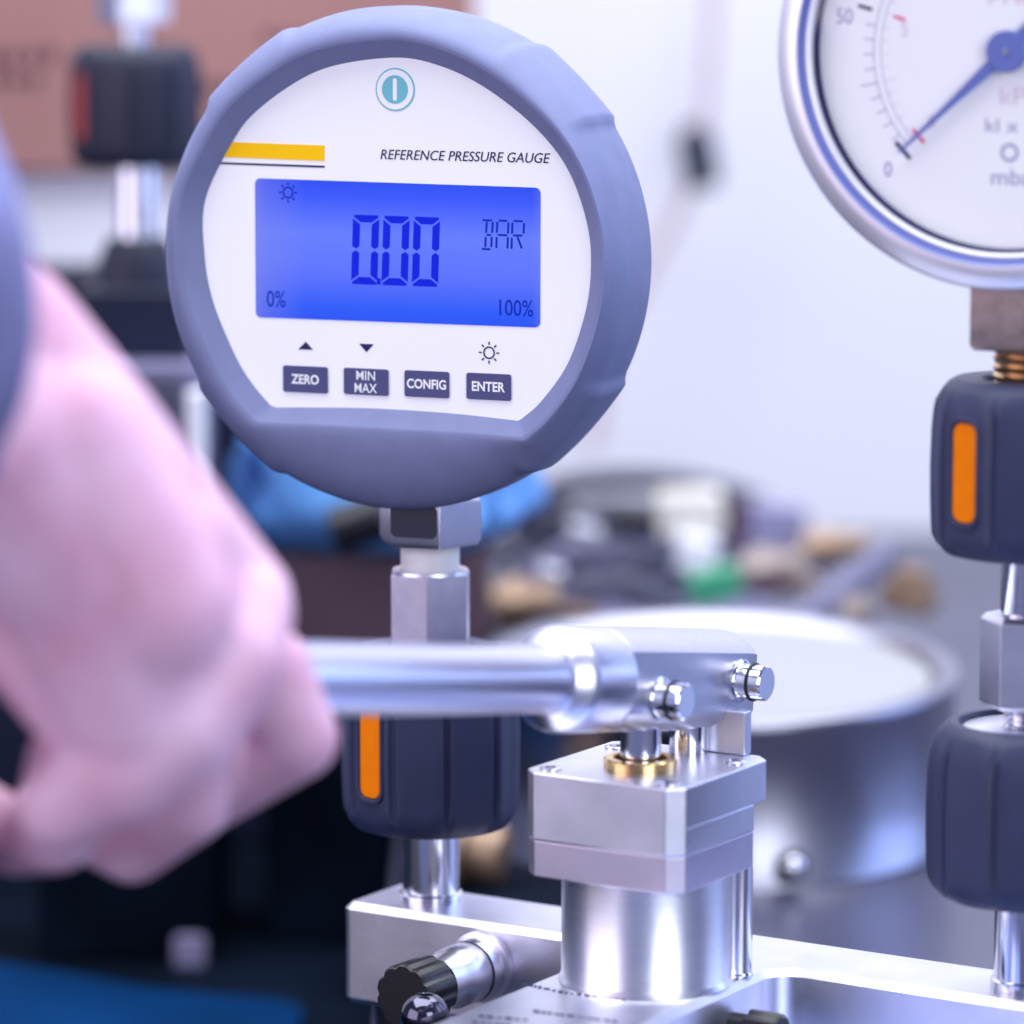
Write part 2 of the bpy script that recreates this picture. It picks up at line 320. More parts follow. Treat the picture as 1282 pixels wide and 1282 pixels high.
for (d, h) in ((6.5, -3.4), (-29.5, .6)):
    p = LV @ Matrix.Translation((0, h, d)) @ Matrix.Rotation(PI/2, 4, 'Y')
    pn = MB().lathe([(3.6, -14), (4.0, -13), (4.0, 12.4), (3.55, 12.5), (3.55, 13.1), (4.0, 13.2), (4.0, 15.6), (3.6, 16.0)], p, 40).build('pin', M['chrome'], lever)
    MB().lathe([(4.35, 12.45), (4.35, 13.0)], p, 30).build('circlip', M['slot'], pn)
    MB().lathe([(4.9, 9.25), (4.9, 9.6), (4.5, 9.8)], p, 40).build('bushing', M['steel'], pn)

# needle valve on the left arm and a second one on the stem
def fluted(k, depth): return lambda t, h: 1 - depth*(0.5+0.5*math.cos(k*t))**3
b0 = PV(606, 1209, 19)
nv = thing('needle_valve', 'small chrome needle valve with black fluted knob on the left arm', 'valve', b0)
NV = fr(b0, U, Z, V)
MB().lathe([(8.4, .05), (8.4, 2), (7.2, 2.4), (7.2, 6.6), (7.0, 7), (7.2, 7.4), (7.2, 14), (6.5, 15.4), (6.2, 21)], NV, 48).build('body', M['tube'], nv)
MB().lathe([(7.3, 6.7), (7.3, 7.2)], NV, 48).build('seam_ring', M['slot'], nv)
MB().lathe([(4.6, 20.5), (4.6, 22.4)], NV, 32).build('gold_collar', M['gold'], nv)
MB().lathe([(5.5, 22), (7.5, 23), (7.7, 33.5), (7.2, 34.4)], NV, 96, fluted(10, .085)).build('knob', M['black'], nv, sharp=50)
b1 = PZ(532, 1273, 34)
nb = thing('ball_handle', 'dark polished ball knob below the black fluted knob', 'knob', (b1.x, b1.y, 20))
B1 = Matrix.Translation((b1.x, b1.y, 0))
MB().lathe([(2.6, 2.4), (2.6, 33)], B1, 20).build('stem', M['chrome'], nb)
MB().ball((b1.x, b1.y, 34), 5.6, 24).build('ball', M['blackgloss'], nb)
b2 = PU(918, 1292, 105)
vk = thing('stem_valve', 'black round knob on the right side of the manifold stem', 'knob', b2)
MB().lathe([(4.5, .05), (4.5, 4), (5.8, 4.4), (5.8, 11), (5, 12)], fr(b2, V, Z, U), 48, fluted(10, .1)).build('knob', M['black'], vk, sharp=50)

# ================================================================== KNOBS
def knob(parent, ax, z0, z1, R, phase, oranges, material, omat, name='grip', hole=.52):
    """ten-sided barrel grip with grooves between the panels; orange slots on some panels"""
    h = z1-z0; n = 200
    prof = [(.55, 0), (.76, .0), (.86, .012), (.93, .05), (.975, .10), (.985, .16), (.995, .3), (1.0, .5), (.99, .7), (.975, .80), (.955, .86), (.90, .925), (.84, .965), (.78, .985), (hole, .985), (hole-.02, .965), (hole-.02, .90)]
    def rf(t, zz):
        f = (zz-z0)/h; s = ((math.degrees(t-phase)) % 36)/36
        side = max(0, min(1, (f-.05)/.10))*max(0, min(1, (.90-f)/.08))
        g = max(0, 1-abs(s-.0)/.085) + max(0, 1-abs(s-1.0)/.085)
        poly = 1 - 0.022*(math.cos((s-.5)*2*PI)*-.5+.5) 
        facet = 1 - .018*math.cos((s-.5)*2*PI)
        return (facet if side > 0 else 1) * (1 - .055*min(1, g*1.4)*side)
    MBk = MB(); MBk.lathe([(R*r, z0+h*f) for r, f in prof], Matrix.Translation((ax[0], ax[1], 0)), n, rf)
    g = MBk.build(name, material, parent, sharp=28)
    for k in oranges:
        a = phase + math.radians(36*(k+.5)); rad = Vector((math.cos(a), math.sin(a), 0)); tan = Vector((-math.sin(a), math.cos(a), 0))
        m = fr(Vector((ax[0], ax[1], z0+h*.5)), tan, Z, rad)
        w = R*.150; hh = h*.275
        def stad(w, hh): return roundrect(-w, -hh, w, hh, w*.72, 8)
        e = R*.985
        sl = MB().prism(stad(w*1.12, hh*1.035), e-3, e+.02, m).build('slot', M['slot'], g)
        MB().prism(stad(w, hh), e-2.5, e+.16, m).build('insert', omat, g, bevel=.25, seg=2)
        o1, o2 = stad(w*1.34, hh*1.10), stad(w*1.09, hh*1.03)
        MB().rings([[(x, y, e-2.4) for x, y in o1], [(x, y, e+.25) for x, y in o1], [(x*.97, y*.99, e+.5) for x, y in o1], [(x*1.03, y*1.01, e+.5) for x, y in o2], [(x, y, e+.3) for x, y in o2], [(x, y, e-2.4) for x, y in o2]], m, closed=True).build('insert_rim', material, g, sharp=30)
    return g

# ---- left stack: post, quick-connect knob, hex coupling
def cz(px, py, ax): return PY(px, py, ax[1]).z                        # height of a pixel on a post axis
AXL = at(1.9, 3, 0)
lc = thing('quick_connector', 'navy hand grip connector with orange slot on the manifold left arm', 'connector', (AXL.x, AXL.y, ZT), 'hand tight connectors')
T = Matrix.Translation((AXL.x, AXL.y, 0))
zk0, zk1 = cz(540, 1033, AXL), cz(540, 806, AXL)
MB().lathe([(6.9, ZT+.1), (6.9, zk0+3)], T, 40).build('post', M['chrome'], lc)
MB().lathe([(7.6, ZT+.05), (7.6, ZT+1.2), (6.9, ZT+1.6)], T, 40).build('post_collar', M['steel'], lc)
phL = math.radians(270-24)
knob(lc, AXL, zk0, zk1, 21.2, phL, (-1, 4), M['knob'], M['orange'])
zh1 = cz(540, 712, AXL)
hx = MB(); ho = hexagon(10.4, math.radians(270-3.5))
hx.rings([[(x*s, y*s, z) for x, y in ho] for s, z in ((1, zk1-6), (1, zh1-.8), )], T)
hx.build('hex_coupling', M['satin'], lc, bevel=.25)
MB().lathe([(9.1, zh1-.85), (9.0, zh1), (7.2, zh1), (7.2, zh1-2)], T, 48).build('coupling_rim', M['alu'], lc)

# ---- right stack
pR = PZ(1279, 1237, ZT); AXR = at((Vector((pR.x, pR.y, 0))-L0).dot(U), 6, 0)
TR = Matrix.Translation((AXR.x, AXR.y, 0))
def zr(py): return cz(1279, py, AXR)
lo = thing('quick_connector', 'navy hand grip connector without orange slot, lower one under the dial gauge', 'connector', (AXR.x, AXR.y, ZT), 'hand tight connectors')
MB().lathe([(6.5, ZT+.1), (6.5, zr(1125))], TR, 40).build('post', M['chrome'], lo)
MB().lathe([(7.2, ZT+.05), (7.2, ZT+2), (6.5, ZT+2.4)], TR, 40).build('post_collar', M['steel'], lo)
knob(lo, AXR, zr(1121), zr(900), 21.6, math.radians(270-26.5), (4,), M['knob'], M['orange'], hole=.70)
zt_ = zr(900)
MB().lathe([(14.5, zt_-4.2), (14.5, zt_-2.0), (13.8, zt_-1.6), (6, zt_-1.6)], TR, 40).build('washer', M['alu'], lo)
th = [];
zz = zt_-1.5; top = zr(878)
while zz < top: th += [(5.4, zz), (4.7, zz+.6)]; zz += 1.2
MB().lathe(th, TR, 32).build('thread', M['steel'], lo)
MB().rings([[(x*s, y*s, z) for x, y in hexagon(10.8, math.radians(270-42))] for s, z in ((.9, zr(883)), (1, zr(878)), (1, zr(775)), (.88, zr(768)))], TR).build('hex_coupling', M['alu'], lo, bevel=.3)
up = thing('quick_connector', 'navy hand grip connector with orange slot directly under the dial gauge', 'connector', (AXR.x, AXR.y, zr(770)), 'hand tight connectors')
MB().lathe([(6.4, zr(770)), (6.4, zr(690))], TR, 40).build('post', M['chrome'], up)
knob(up, AXR, zr(693), zr(470), 21.8, math.radians(270-31), (-1, 4), M['knob'], M['orange'])
MB().lathe([(10, zr(474)-2.3), (10, zr(474)-1)], TR, 40).build('recess', M['slot'], up)

# ================================================================== DIGITAL GAUGE
GY = math.radians(23); GU = Vector((math.cos(GY), -math.sin(GY), 0)); GN = Vector((-math.sin(GY), -math.cos(GY), 0))
gp = Vector((AXL.x, AXL.y, 0)) + GN*20                               # face plane passes here
gc = on_plane(497.5, 310, gp, GN)
G = fr(gc, GU, Z, GN)
def gl(px, py):                                                       # photo pixel -> face-plane mm
    q = on_plane(px, py, gp, GN) - gc; return (q.dot(GU), q.z)
gz0 = cz(540, 690, AXL)
dg = thing('digital_pressure_gauge', 'round digital pressure gauge in grey rubber boot with lit blue screen', 'pressure gauge', (AXL.x, AXL.y, gz0))
NSEG = 256
opx = [(498, 72), (550, 82), (600, 105), (650, 141), (690, 181), (716, 222), (734, 275), (740, 322), (735, 382), (712, 453), (678, 502), (650, 527),
       (575, 518.5), (500, 513), (437, 510.5), (341, 510), (317, 482), (295, 446), (267, 378), (256, 318), (257, 250), (291, 178), (320, 140), (375, 100), (425, 80.5)]
CORN = {11, 15}
olocal = [gl(*p) for p in opx]
def catmull(pts, corners, n=10):
    out = []; k = len(pts)
    for i in range(k):
        p1, p2 = Vector(pts[i]), Vector(pts[(i+1) % k])
        p0 = Vector(pts[i-1]) if i not in corners else p1-(p2-p1)
        p3 = Vector(pts[(i+2) % k]) if ((i+1) % k) not in corners else p2+(p2-p1)
        for j in range(n):
            t = j/n; out.append(.5*((2*p1)+(p2-p0)*t+(2*p0-5*p1+4*p2-p3)*t*t+(3*p1-p0-3*p2+p3)*t**3))
    return out
dense = catmull(olocal, CORN)
def open_r(phi):
    best = None; d = Vector((math.cos(phi), math.sin(phi)))
    for i in range(len(dense)):
        a, b = dense[i], dense[(i+1) % len(dense)]; e = b-a
        den = d.x*e.y - d.y*e.x
        if abs(den) < 1e-9: continue
        t = (a.x*e.y - a.y*e.x)/den; s = (a.x*d.y - a.y*d.x)/den
        if t > 0 and -1e-6 <= s <= 1+1e-6: best = t if best is None else max(best, t)
    return best
phis = [2*PI*k/NSEG for k in range(NSEG)]
OR = [open_r(p) for p in phis]
bcx, bcy, RB = -3.7, -3.4, 58.6
def outer_r(phi, lug):
    d = Vector((math.cos(phi), math.sin(phi))); c = Vector((bcx, bcy)); b = d.dot(c)
    r = b + math.sqrt(b*b - c.length_squared + RB*RB)
    dl = min(abs(((math.degrees(phi)-q+180) % 360)-180) for q in (46, 134, 226, 314))
    k = max(0, min(1, (14.5-dl)/2.4)); k = k*k*(3-2*k)
    flat = (1/math.cos(math.radians(min(dl, 13)))/(1/math.cos(math.radians(13))) - 1)*RB*.9     # lug is flattened across
    return r + lug*k*(1.35+flat*.5) 
def boot_ring(t, c, lug, off=0):
    return [((o+off+(outer_r(p, lug)-o)*t)*math.cos(p), (o+off+(outer_r(p, lug)-o)*t)*math.sin(p), c) for p, o in zip(phis, OR)]
rings = [boot_ring(0, -.6, 0, -.1), boot_ring(0, 0.1, 0, 0), boot_ring(0, 0.4, 0, 0.35), boot_ring(0, 3.15, 0, 3.3), boot_ring(0, 3.5, 0, 3.7), boot_ring(0, 3.78, 0, 3.95), boot_ring(0, 3.9, 0, 4.3), boot_ring(0, 4.0, 0, 4.9), boot_ring(.12, 4.0, 0, 4.0), boot_ring(.34, 3.6, 0, 2.6), boot_ring(.58, 2.4, .1, 1.2), boot_ring(.77, .6, .4, .4),
         boot_ring(.90, -1.7, .8), boot_ring(.97, -3.8, 1), boot_ring(1.0, -6.4, 1), boot_ring(1.0, -15, 1), boot_ring(.965, -19.5, 1), boot_ring(.92, -22, 1)]
back = [[(r*math.cos(p)-3.7, r*math.sin(p)-3.4, c) for p in phis] for r, c in ((53.0, -22.6), (52, -28), (49, -31), (20, -32))]
MB().rings(rings+back, G, cap0=False).build('rubber_boot', M['boot'], dg, sharp=60)
MB().add([(r*1.01*math.cos(p), r*1.01*math.sin(p), 0) for p, r in zip(phis, OR)], [list(range(NSEG))], G).build('faceplate', M['face'], dg, recalc=False)
def quad(mb, pts, c=.12): return mb.prism([gl(*p) for p in pts], c-.1, c, G)
# LCD
lp = [gl(*p) for p in ((319.5, 223), (677, 235), (676.5, 410), (320.5, 397))]
def lcd_outline(r=1.3, n=5): 
    o = []
    q = [Vector(p) for p in lp]
    for i in range(4):
        p = q[i]; a = (q[i-1]-p).normalized(); b = (q[(i+1) % 4]-p).normalized(); A, B = p+a*r, p+b*r; c = A+B-p
        o += [tuple(c+(A-c)*math.cos(j/n*PI/2)+(B-c)*math.sin(j/n*PI/2)) for j in range(n+1)]
    return o
lo_ = lcd_outline(); xs = [p[0] for p in lo_]; ys = [p[1] for p in lo_]
mb = MB().add([(x, y, .15) for x, y in lo_], [list(range(len(lo_)))], G)
screen = mb.build('screen', M['lcd'], dg, recalc=False, uv=[((x-min(xs))/(max(xs)-min(xs)), (y-min(ys))/(max(ys)-min(ys))) for x, y in lo_])
def seg(mb, p, q, w, c=.22, k=1.0):
    """one display segment with pointed ends, pixel end points, width in px"""
    p, q = Vector(p), Vector(q); d = (q-p).normalized(); n = Vector((-d.y, d.x))*w/2
    pts = [p, p+d*w*.5*k+n, q-d*w*.5*k+n, q, q-d*w*.5*k-n, p+d*w*.5*k-n]
    mb.add([(*gl(*x), c) for x in pts], [list(range(6))], G)
def zero(x, y0, w, h, s):
    mb = MB(); g = 1.0; e = 2.6; ym = y0+h/2; y1 = y0+h; x1 = x+w
    polys = [[(x+g+e*.4, y0), (x1-g-e*.4, y0), (x1-g, y0+e), (x1-s-g*.3, y0+s), (x+s+g*.3, y0+s), (x+g, y0+e)]]
    for X, q in ((x, 1), (x1, -1)):
        polys.append([(X, y0+e+g*2.2), (X+q*(s-g), y0+s+g*2), (X+q*s, y0+s+g*3), (X+q*s, ym-g-s*.35), (X+q*s*.5, ym-g), (X, ym-g-s*.35)])
    polys += [[(a, 2*ym-c) for a, c in p] for p in polys]
    for p in polys: mb.add([(*gl(a-(c-y0)*.03, c+(a-x)*.034), .22) for a, c in p], [list(range(len(p)))], G)
    return mb
for x in (442.5, 480.5, 518.5): zero(x, 268.5 + (x-442)*.034, 33, 87, 9.2).build('digit', M['lcdink'], screen)
quad(MB(), [(472, 348), (477, 348.3), (477, 356.5), (472, 356)], .24).build('decimal_point', M['lcdink'], screen)
b = MB()
for p, q in (((604, 275.5), (617, 276)), ((610, 277), (609, 292)), ((617.5, 277), (616.5, 292)), ((609, 294), (616, 294.2)), ((608.5, 296), (608, 310)), ((616, 296), (615.5, 310)), ((603, 311.5), (615, 312)),
             ((624, 276), (636, 276.5)), ((623, 277), (622.5, 292)), ((637, 278), (636.5, 293)), ((623, 294), (636, 294.5)), ((622.3, 296), (621.8, 311)), ((636.2, 296), (635.8, 311.5)),
             ((643, 276.6), (655.5, 277)), ((642, 278), (641.5, 293)), ((656.5, 278.5), (656, 293)), ((642, 294.6), (655, 295)), ((641.2, 297), (640.8, 312)), ((648, 296), (654, 311.5))):
    seg(b, p, q, 2.7)
b.build('unit_letters', M['lcdtext'], screen)
def tbox(x0, y0, x1, y1):                                             # photo box -> local fitting box
    a = gl(x0, y1); c = gl(x1, y0); ym = (gl(x0, y1)[1]); return (a[0], a[1], c[0], c[1])
def text_px(body, x0, y0, x1, y1, slope=.034, **kw):
    """letters whose left end stands between y0 and y1 at x0; the face plane's own tilt gives the slope"""
    a = gl(x0, y1); c = gl(x0, y0); r = gl(x1, (y0+y1)/2)
    return text_in(body, (a[0], a[1], r[0], c[1]), G, kw.pop('c', .2), kw.pop('m'), kw.pop('parent'), **kw)
text_px('0%', 334.5, 363.5, 358, 384, m=M['lcdtext'], parent=screen, offset=.006, c=.22)
text_px('100%', 625.5, 374.5, 668, 395, m=M['lcdtext'], parent=screen, offset=.006, c=.22)
def sun(cx, cy, r, r1, r2, w, material, parent, c):
    k = gl(cx, cy); s = 1/5.1; mb = MB()
    rs = [[(k[0]+q*s*math.cos(2*PI*i/28), k[1]+q*s*math.sin(2*PI*i/28), c) for i in range(28)] for q in (r-w/2, r+w/2)]
    mb.rings(rs, G, False, False)
    for i in range(8):
        a = i*PI/4; d = Vector((math.cos(a), math.sin(a))); n = Vector((-d.y, d.x))*w/2*s; p = Vector(k)
        mb.add([(*(p+d*r1*s+n), c), (*(p+d*r2*s+n), c), (*(p+d*r2*s-n), c), (*(p+d*r1*s-n), c)], [[0, 1, 2, 3]], G)
    return mb.build('sun_symbol', material, parent)
sun(361, 241, 6.2, 8.6, 12, 2.2, M['lcdtext'], screen, .22)
sun(612.5, 441.5, 6.6, 9.2, 13, 1.7, M['ink'], dg, .14)
# print
quad(MB(), [(286, 177.6), (406.5, 182), (406.5, 201.5), (275, 196.6)], .1).build('yellow_stripe', M['yellow'], dg)
quad(MB(), [(272, 202.8), (406.5, 207.4), (406.5, 210), (272, 205.4)], .1).build('navy_line', M['ink'], dg)
text_px('REFERENCE PRESSURE GAUGE', 476.5, 186.8, 689, 199.2, m=M['ink'], parent=dg, shear=.22, c=.12, offset=.002)
k = gl(495, 112); s = 1/5.05
pb = MB().prism(circle(*k, 25*s), .02, .16, G).build('power_button', M['teal'], dg, bevel=.05)
MB().prism(circle(*k, 23.2*s), .1, .22, G).build('white_ring', M['white'], pb)
MB().prism(circle(*k, 16.6*s), .15, .28, G).build('teal_disc', M['teal'], pb)
MB().prism(roundrect(k[0]-2.5*s, k[1]-13*s, k[0]+2.5*s, k[1]+13*s, 2.4*s), .2, .34, G).build('power_bar', M['white'], pb)
for x0, y0, body in ((355, 457, 'ZERO'), (431, 460, 'MIN\nMAX'), (507, 463, 'CONFIG'), (584.5, 466.2, 'ENTER')):
    p = gl(x0, y0); q = gl(x0, y0+33); r = gl(x0+55.8, y0+16)
    bt = MB().prism(roundrect(p[0], q[1], r[0], p[1], .55), .02, .42, G).build('button', M['button'], dg, bevel=.12)
    w, h = r[0]-p[0], p[1]-q[1]
    if 'MAX' in body:
        text_in('MIN', (p[0]+w*.29, q[1]+h*.56, r[0]-w*.29, p[1]-h*.09), G, .46, M['white'], bt, offset=.006)
        text_in('MAX', (p[0]+w*.25, q[1]+h*.09, r[0]-w*.25, p[1]-h*.56), G, .46, M['white'], bt, offset=.006)
    else:
        fx = {'ZERO': .19, 'CONFIG': .06, 'ENTER': .13}[body]
        text_in(body, (p[0]+w*fx, q[1]+h*.32, r[0]-w*fx, p[1]-h*.31), G, .46, M['white'], bt, offset=.026)
MB().prism([gl(*p) for p in ((373.5, 437.2), (392, 437.8), (383, 427.8))], .02, .12, G).build('arrow_symbol', M['ink'], dg)
MB().prism([gl(*p) for p in ((450, 430.2), (468, 430.9), (459, 440.8))], .02, .12, G).build('arrow_symbol', M['ink'], dg)
# fitting under the boot
zn0, zn1 = cz(540, 677, AXL), cz(540, 622, AXL)
hn = MB(); HO = hexagon(12.9, math.radians(221))
hn.rings([[(x*q, y*q, z) for x, y in HO] for q, z in ((.93, zn0-.5), (1, zn0+1.0), (1, zn1))], T)
nut = hn.build('hex_nut', M['alu'], dg, bevel=.3)
fa = math.radians(251); fd = Vector((math.cos(fa), math.sin(fa), 0)); ft = Vector((-math.sin(fa), math.cos(fa), 0))
ap = 12.9*math.cos(PI/6)
MB().prism(roundrect(-5.9, 2.2, 5.9, zn1-zn0-.5, 1.6), ap-.3, ap+.08, fr(Vector((AXL.x, AXL.y, zn0)), ft, Z, fd)).build('nut_label', M['navybox'], nut)
MB().lathe([(7.0, zh1-4), (7.0, zn0+.5)], T, 40).build('threaded_neck', M['seal'], dg)
MB().lathe([(9, zn1-.5), (9, gc.z-52)], T, 40).build('neck', M['alu'], dg)

# ================================================================== DIAL GAUGE
DY = math.radians(22); DU = Vector((math.cos(DY), -math.sin(DY), 0)); DN = Vector((-math.sin(DY), -math.cos(DY), 0))
dp = Vector((AXR.x, AXR.y, 0)) + DN*14
dc = on_plane(1263, 64, dp, DN); DGm = fr(dc, DU, Z, DN)
def dl(px, py): q = on_plane(px, py, dp, DN) - dc; return (q.dot(DU), q.z)
da = thing('dial_pressure_gauge', 'round white dial pressure gauge with chrome bezel and blue pointer', 'pressure gauge', (AXR.x, AXR.y, zr(478)))
RD = 49.0
MB().lathe([(47.5, -26), (49, -24), (49, -.8)], DGm, 128).build('case', M['steel'], da)
MB().lathe([(49.0, 0), (50.2, .2), (50.5, .9), (50.4, 2.4), (50.0, 3.2), (49.4, 3.7), (47.2, 4.9), (45.2, 5.6), (44.9, 5.5)], DGm, 160, cap0=False, cap1=False).build('bezel', M['bezel'], da, sharp=70)
MB().lathe([(44.9, 5.5), (44.4, 4.6), (43.5, 4.3)], DGm, 160, cap0=False, cap1=False).build('bezel_groove', M['needle'], da, sharp=70)
MB().lathe([(43.5, 4.3), (43.2, 4.6), (42.7, 4.5), (42.4, 3.6), (42.3, .1)], DGm, 160, cap0=False, cap1=False).build('inner_ring', M['bezel'], da, sharp=70)
MB().lathe([(42.4, 2.2), (41.75, 2.0), (41.6, .1)], DGm, 128, cap0=False, cap1=False).build('bezel_gasket', M['ink'], da)
dial = MB().prism(circle(0, 0, 42.5, 128), -.5, 0.05, DGm).build('dial_face', M['dial'], da)
gm = bpy.data.materials.new('clear_glass'); gm.use_nodes = True; nt = gm.node_tree; nt.nodes.clear()
go = nt.nodes.new('ShaderNodeOutputMaterial'); gx = nt.nodes.new('ShaderNodeMixShader'); gt = nt.nodes.new('ShaderNodeBsdfTransparent'); gg = nt.nodes.new('ShaderNodeBsdfGlossy'); gf = nt.nodes.new('ShaderNodeFresnel')
gg.inputs['Roughness'].default_value = 0.03; gf.inputs['IOR'].default_value = 1.45
gx.inputs[0].default_value = 0.03; nt.nodes.remove(gf); nt.links.new(gt.outputs[0], gx.inputs[1]); nt.links.new(gg.outputs[0], gx.inputs[2]); nt.links.new(gx.outputs[0], go.inputs[0])
MB().prism(circle(0, 0, 42.2, 96), 3.0, 3.9, DGm).build('glass', gm, da)
# scale
def arc(mb, r, w, a0, a1, c=.1, n=90):
    rs = []
    for i in range(n+1):
        a = math.radians(a0+(a1-a0)*i/n); rs.append([((r-w/2)*math.cos(a), (r-w/2)*math.sin(a), c), ((r+w/2)*math.cos(a), (r+w/2)*math.sin(a), c)])
    mb.add([p for r_ in rs for p in r_], [[2*i, 2*i+1, 2*i+3, 2*i+2] for i in range(n)], DGm)
def tick(mb, a, r0, r1, w, c=.12):
    a = math.radians(a); d = Vector((math.cos(a), math.sin(a))); n = Vector((-d.y, d.x))*w/2
    mb.add([(*(d*r0+n), c), (*(d*r1+n), c), (*(d*r1-n), c), (*(d*r0-n), c)], [[0, 1, 2, 3]], DGm)
A0, SPAN = 223.0, 270.0
R1, R2 = 29.6, 28.0
sc_ = MB(); arc(sc_, R1, .22, A0-270, A0); arc(sc_, R2, .18, A0-270, A0)
for i in range(1, 50):
    if i % 10 == 0: continue
    a = A0-SPAN*i/46
    if a < A0-270: break
    tick(sc_, a, R1, R1+(3.6 if i % 5 == 0 else 2.2), .26)
sc_.build('scale', M['inkpale'], dial)
s2 = MB()
for i in range(1, 50):
    a = A0-SPAN*i/46
    if a < A0-270: break
    tick(s2, a, R2, R2-(2.6 if i % 5 == 0 else 1.6), .22)
s2.build('inner_scale', M['inkpink'], dial)
def cross(r0, L_, w, name, material):
    a = math.radians(A0); d = Vector((math.cos(a), math.sin(a))); n = Vector((-d.y, d.x)); p = d*r0
    MB().add([(*(p+d*w/2+n*L_), .14), (*(p+d*w/2-n*L_), .14), (*(p-d*w/2-n*L_), .14), (*(p-d*w/2+n*L_), .14)], [[0, 1, 2, 3]], DGm).build(name, material, dial)
cross(31.2, 2.4, .9, 'zero_mark', M['ink']); cross(26.6, 1.9, .8, 'inner_zero_mark', M['inkred'])
for i in (10, 20, 30, 40):
    b = MB(); tick(b, A0-SPAN*i/46, 31.2, 34.4, .75, .14); b.build('scale_mark', M['ink'], dial)
    b = MB(); tick(b, A0-SPAN*i/46, 23.6, 26.2, .7, .14); b.build('inner_scale_mark', M['inkred'], dial)
def dtext(body, x0, y0, x1, y1, material, off=.004):
    a = dl(x0, y1); c = dl(x0, y0); r = dl(x1, (y0+y1)/2); text_in(body, (a[0], a[1], r[0], c[1]), DGm, .14, material, dial, offset=off)
dtext('50', 1047, 10, 1068, 30, M['inkpale'], .008); dtext('5', 1128, 27, 1137, 46, M['inkpink'])
dtext('0', 1107, 202, 1117, 221, M['inkpale'], .008); dtext('0', 1162, 143, 1172, 160, M['inkpink'])
dtext('kPa', 1252, 110, 1300, 131, M['inkpink']); dtext('mbar', 1241, 211, 1305, 231, M['inkpale'])
dtext('kl x 1', 1234, 148, 1292, 165, M['inkpale'], 0); dtext('Pres', 1237, -10, 1300, 5, M['inkpink'])
k = dl(1264, 191); b = MB()
b.rings([[(k[0]+q*math.cos(2*PI*i/24), k[1]+q*math.sin(2*PI*i/24), .12) for i in range(24)] for q in (1.3, 2.0)], DGm, False, False)
b.build('emblem', M['inkpale'], dial)
h = dl(1265, 68); a = math.radians(A0)
d = Vector((math.cos(a), math.sin(a))); n = Vector((-d.y, d.x)); hv = Vector(h)*0
MB().prism([tuple(hv+d*4+n*1.35), tuple(hv+d*18+n*.62), tuple(hv+d*31.6+n*.25), tuple(hv+d*31.6-n*.25), tuple(hv+d*18-n*.62), tuple(hv+d*4-n*1.35), tuple(hv-d*16-n*1.9), tuple(hv-d*16+n*1.9)][::-1], 1.3, 1.8, DGm).build('pointer', M['needle'], da)
hub = MB().prism(circle(0, 0, 4.4, 40), 1.0, 2.4, DGm).build('pointer_hub', M['needle'], da, bevel=.3)
MB().prism(circle(0, 0, .7, 16), 2.4, 2.7, DGm).build('hub_pin', M['steel'], hub)
zb = zr(432)
MB().rings([[(x*q, y*q, z) for x, y in [(11.4, 11.4), (-11.4, 11.4), (-11.4, -11.4), (11.4, -11.4)]] for q, z in ((.94, zb-.6), (1, zb+.6), (1, dc.z-46))], fr(Vector((AXR.x, AXR.y, 0)), DU, -DN, Z)).build('brass_square', M['brass_old'], da, bevel=.5)
pr = []; zz = zr(474)-1.8
for k in range(5): pr += [(8.6, zz), (9.0, zz+.8), (8.3, zz+1.4)]; zz += 1.9
MB().lathe(pr+[(7.9, zz), (7.9, zb)], TR, 48).build('brass_neck', M['brass'], da)

# ================================================================== HAND
def lever_y(px): return PU(px, 860, 85).y
sk = bpy.data.meshes.new('hand'); bm = bmesh.new()
def cone(p, q, r0, r1, n=20):
    """rounded cone between two joints (mm)"""
    p, q = Vector(p), Vector(q); L = (q-p).length
    mb = MB(); t = (q-p).normalized(); x = t.cross(Vector((.2, .9, .37))).normalized(); y = x.cross(t); rs = []
    for j in range(1, 7): a = PI/2*j/6; rs.append((p - t*r0*math.cos(a), r0*math.sin(a)))
    rs += [(p+(q-p)*.33, r0+(r1-r0)*.33), (p+(q-p)*.66, r0+(r1-r0)*.66)]
    for j in range(0, 6): a = PI/2*j/6; rs.append((q + t*r1*math.sin(a), r1*math.cos(a)))
    rr = [[c + (x*math.cos(2*PI*k/n)+y*math.sin(2*PI*k/n))*r for k in range(n)] for c, r in rs]
    mb.rings(rr)
    vs = [bm.verts.new(v) for v in mb.v]
    for f in mb.f: bm.faces.new([vs[i] for i in f])
def J(px, py, dy, r):                                                 # joint: photo position, mm in front of (-) the lever, radius in photo px
    Y = -225+dy; return PY(px, py, Y), r/(F/(Y-CY))
def bone(a, b): cone(a[0], b[0], a[1], b[1])
def chain(*js):
    for a, b in zip(js, js[1:]): bone(a, b)
# wrist and back of the hand
chain(J(-190, 300, -30, 150), J(-20, 455, -30, 140), J(90, 560, -30, 120), J(296, 752, -14, 72))
chain(J(-190, 400, -40, 150), J(-20, 560, -42, 140), J(200, 860, -32, 92))
chain(J(-190, 480, -24, 140), J(-40, 650, -8, 116), J(128, 890, -32, 84))
bone(J(60, 560, -36, 130), J(180, 760, -34, 120))
bone(J(-60, 600, -10, 130), J(160, 830, 0, 90))
# fingers: knuckle, middle joint, end joint, tip curling behind the tube
chain(J(334, 836, 4, 56), J(372, 924, 6, 54), J(240, 1006, 20, 48), J(150, 940, 32, 40))
chain(J(240, 930, 0, 58), J(235, 1005, 4, 54), J(165, 1060, 12, 48), J(60, 1010, 24, 44))
chain(J(100, 960, -20, 70), J(70, 1040, -18, 54), J(20, 1050, -4, 48), J(-40, 1010, 14, 44))
chain(J(-120, 900, -30, 60), J(-100, 1010, -30, 50), J(-60, 1052, -14, 46), J(-130, 1010, 10, 40))
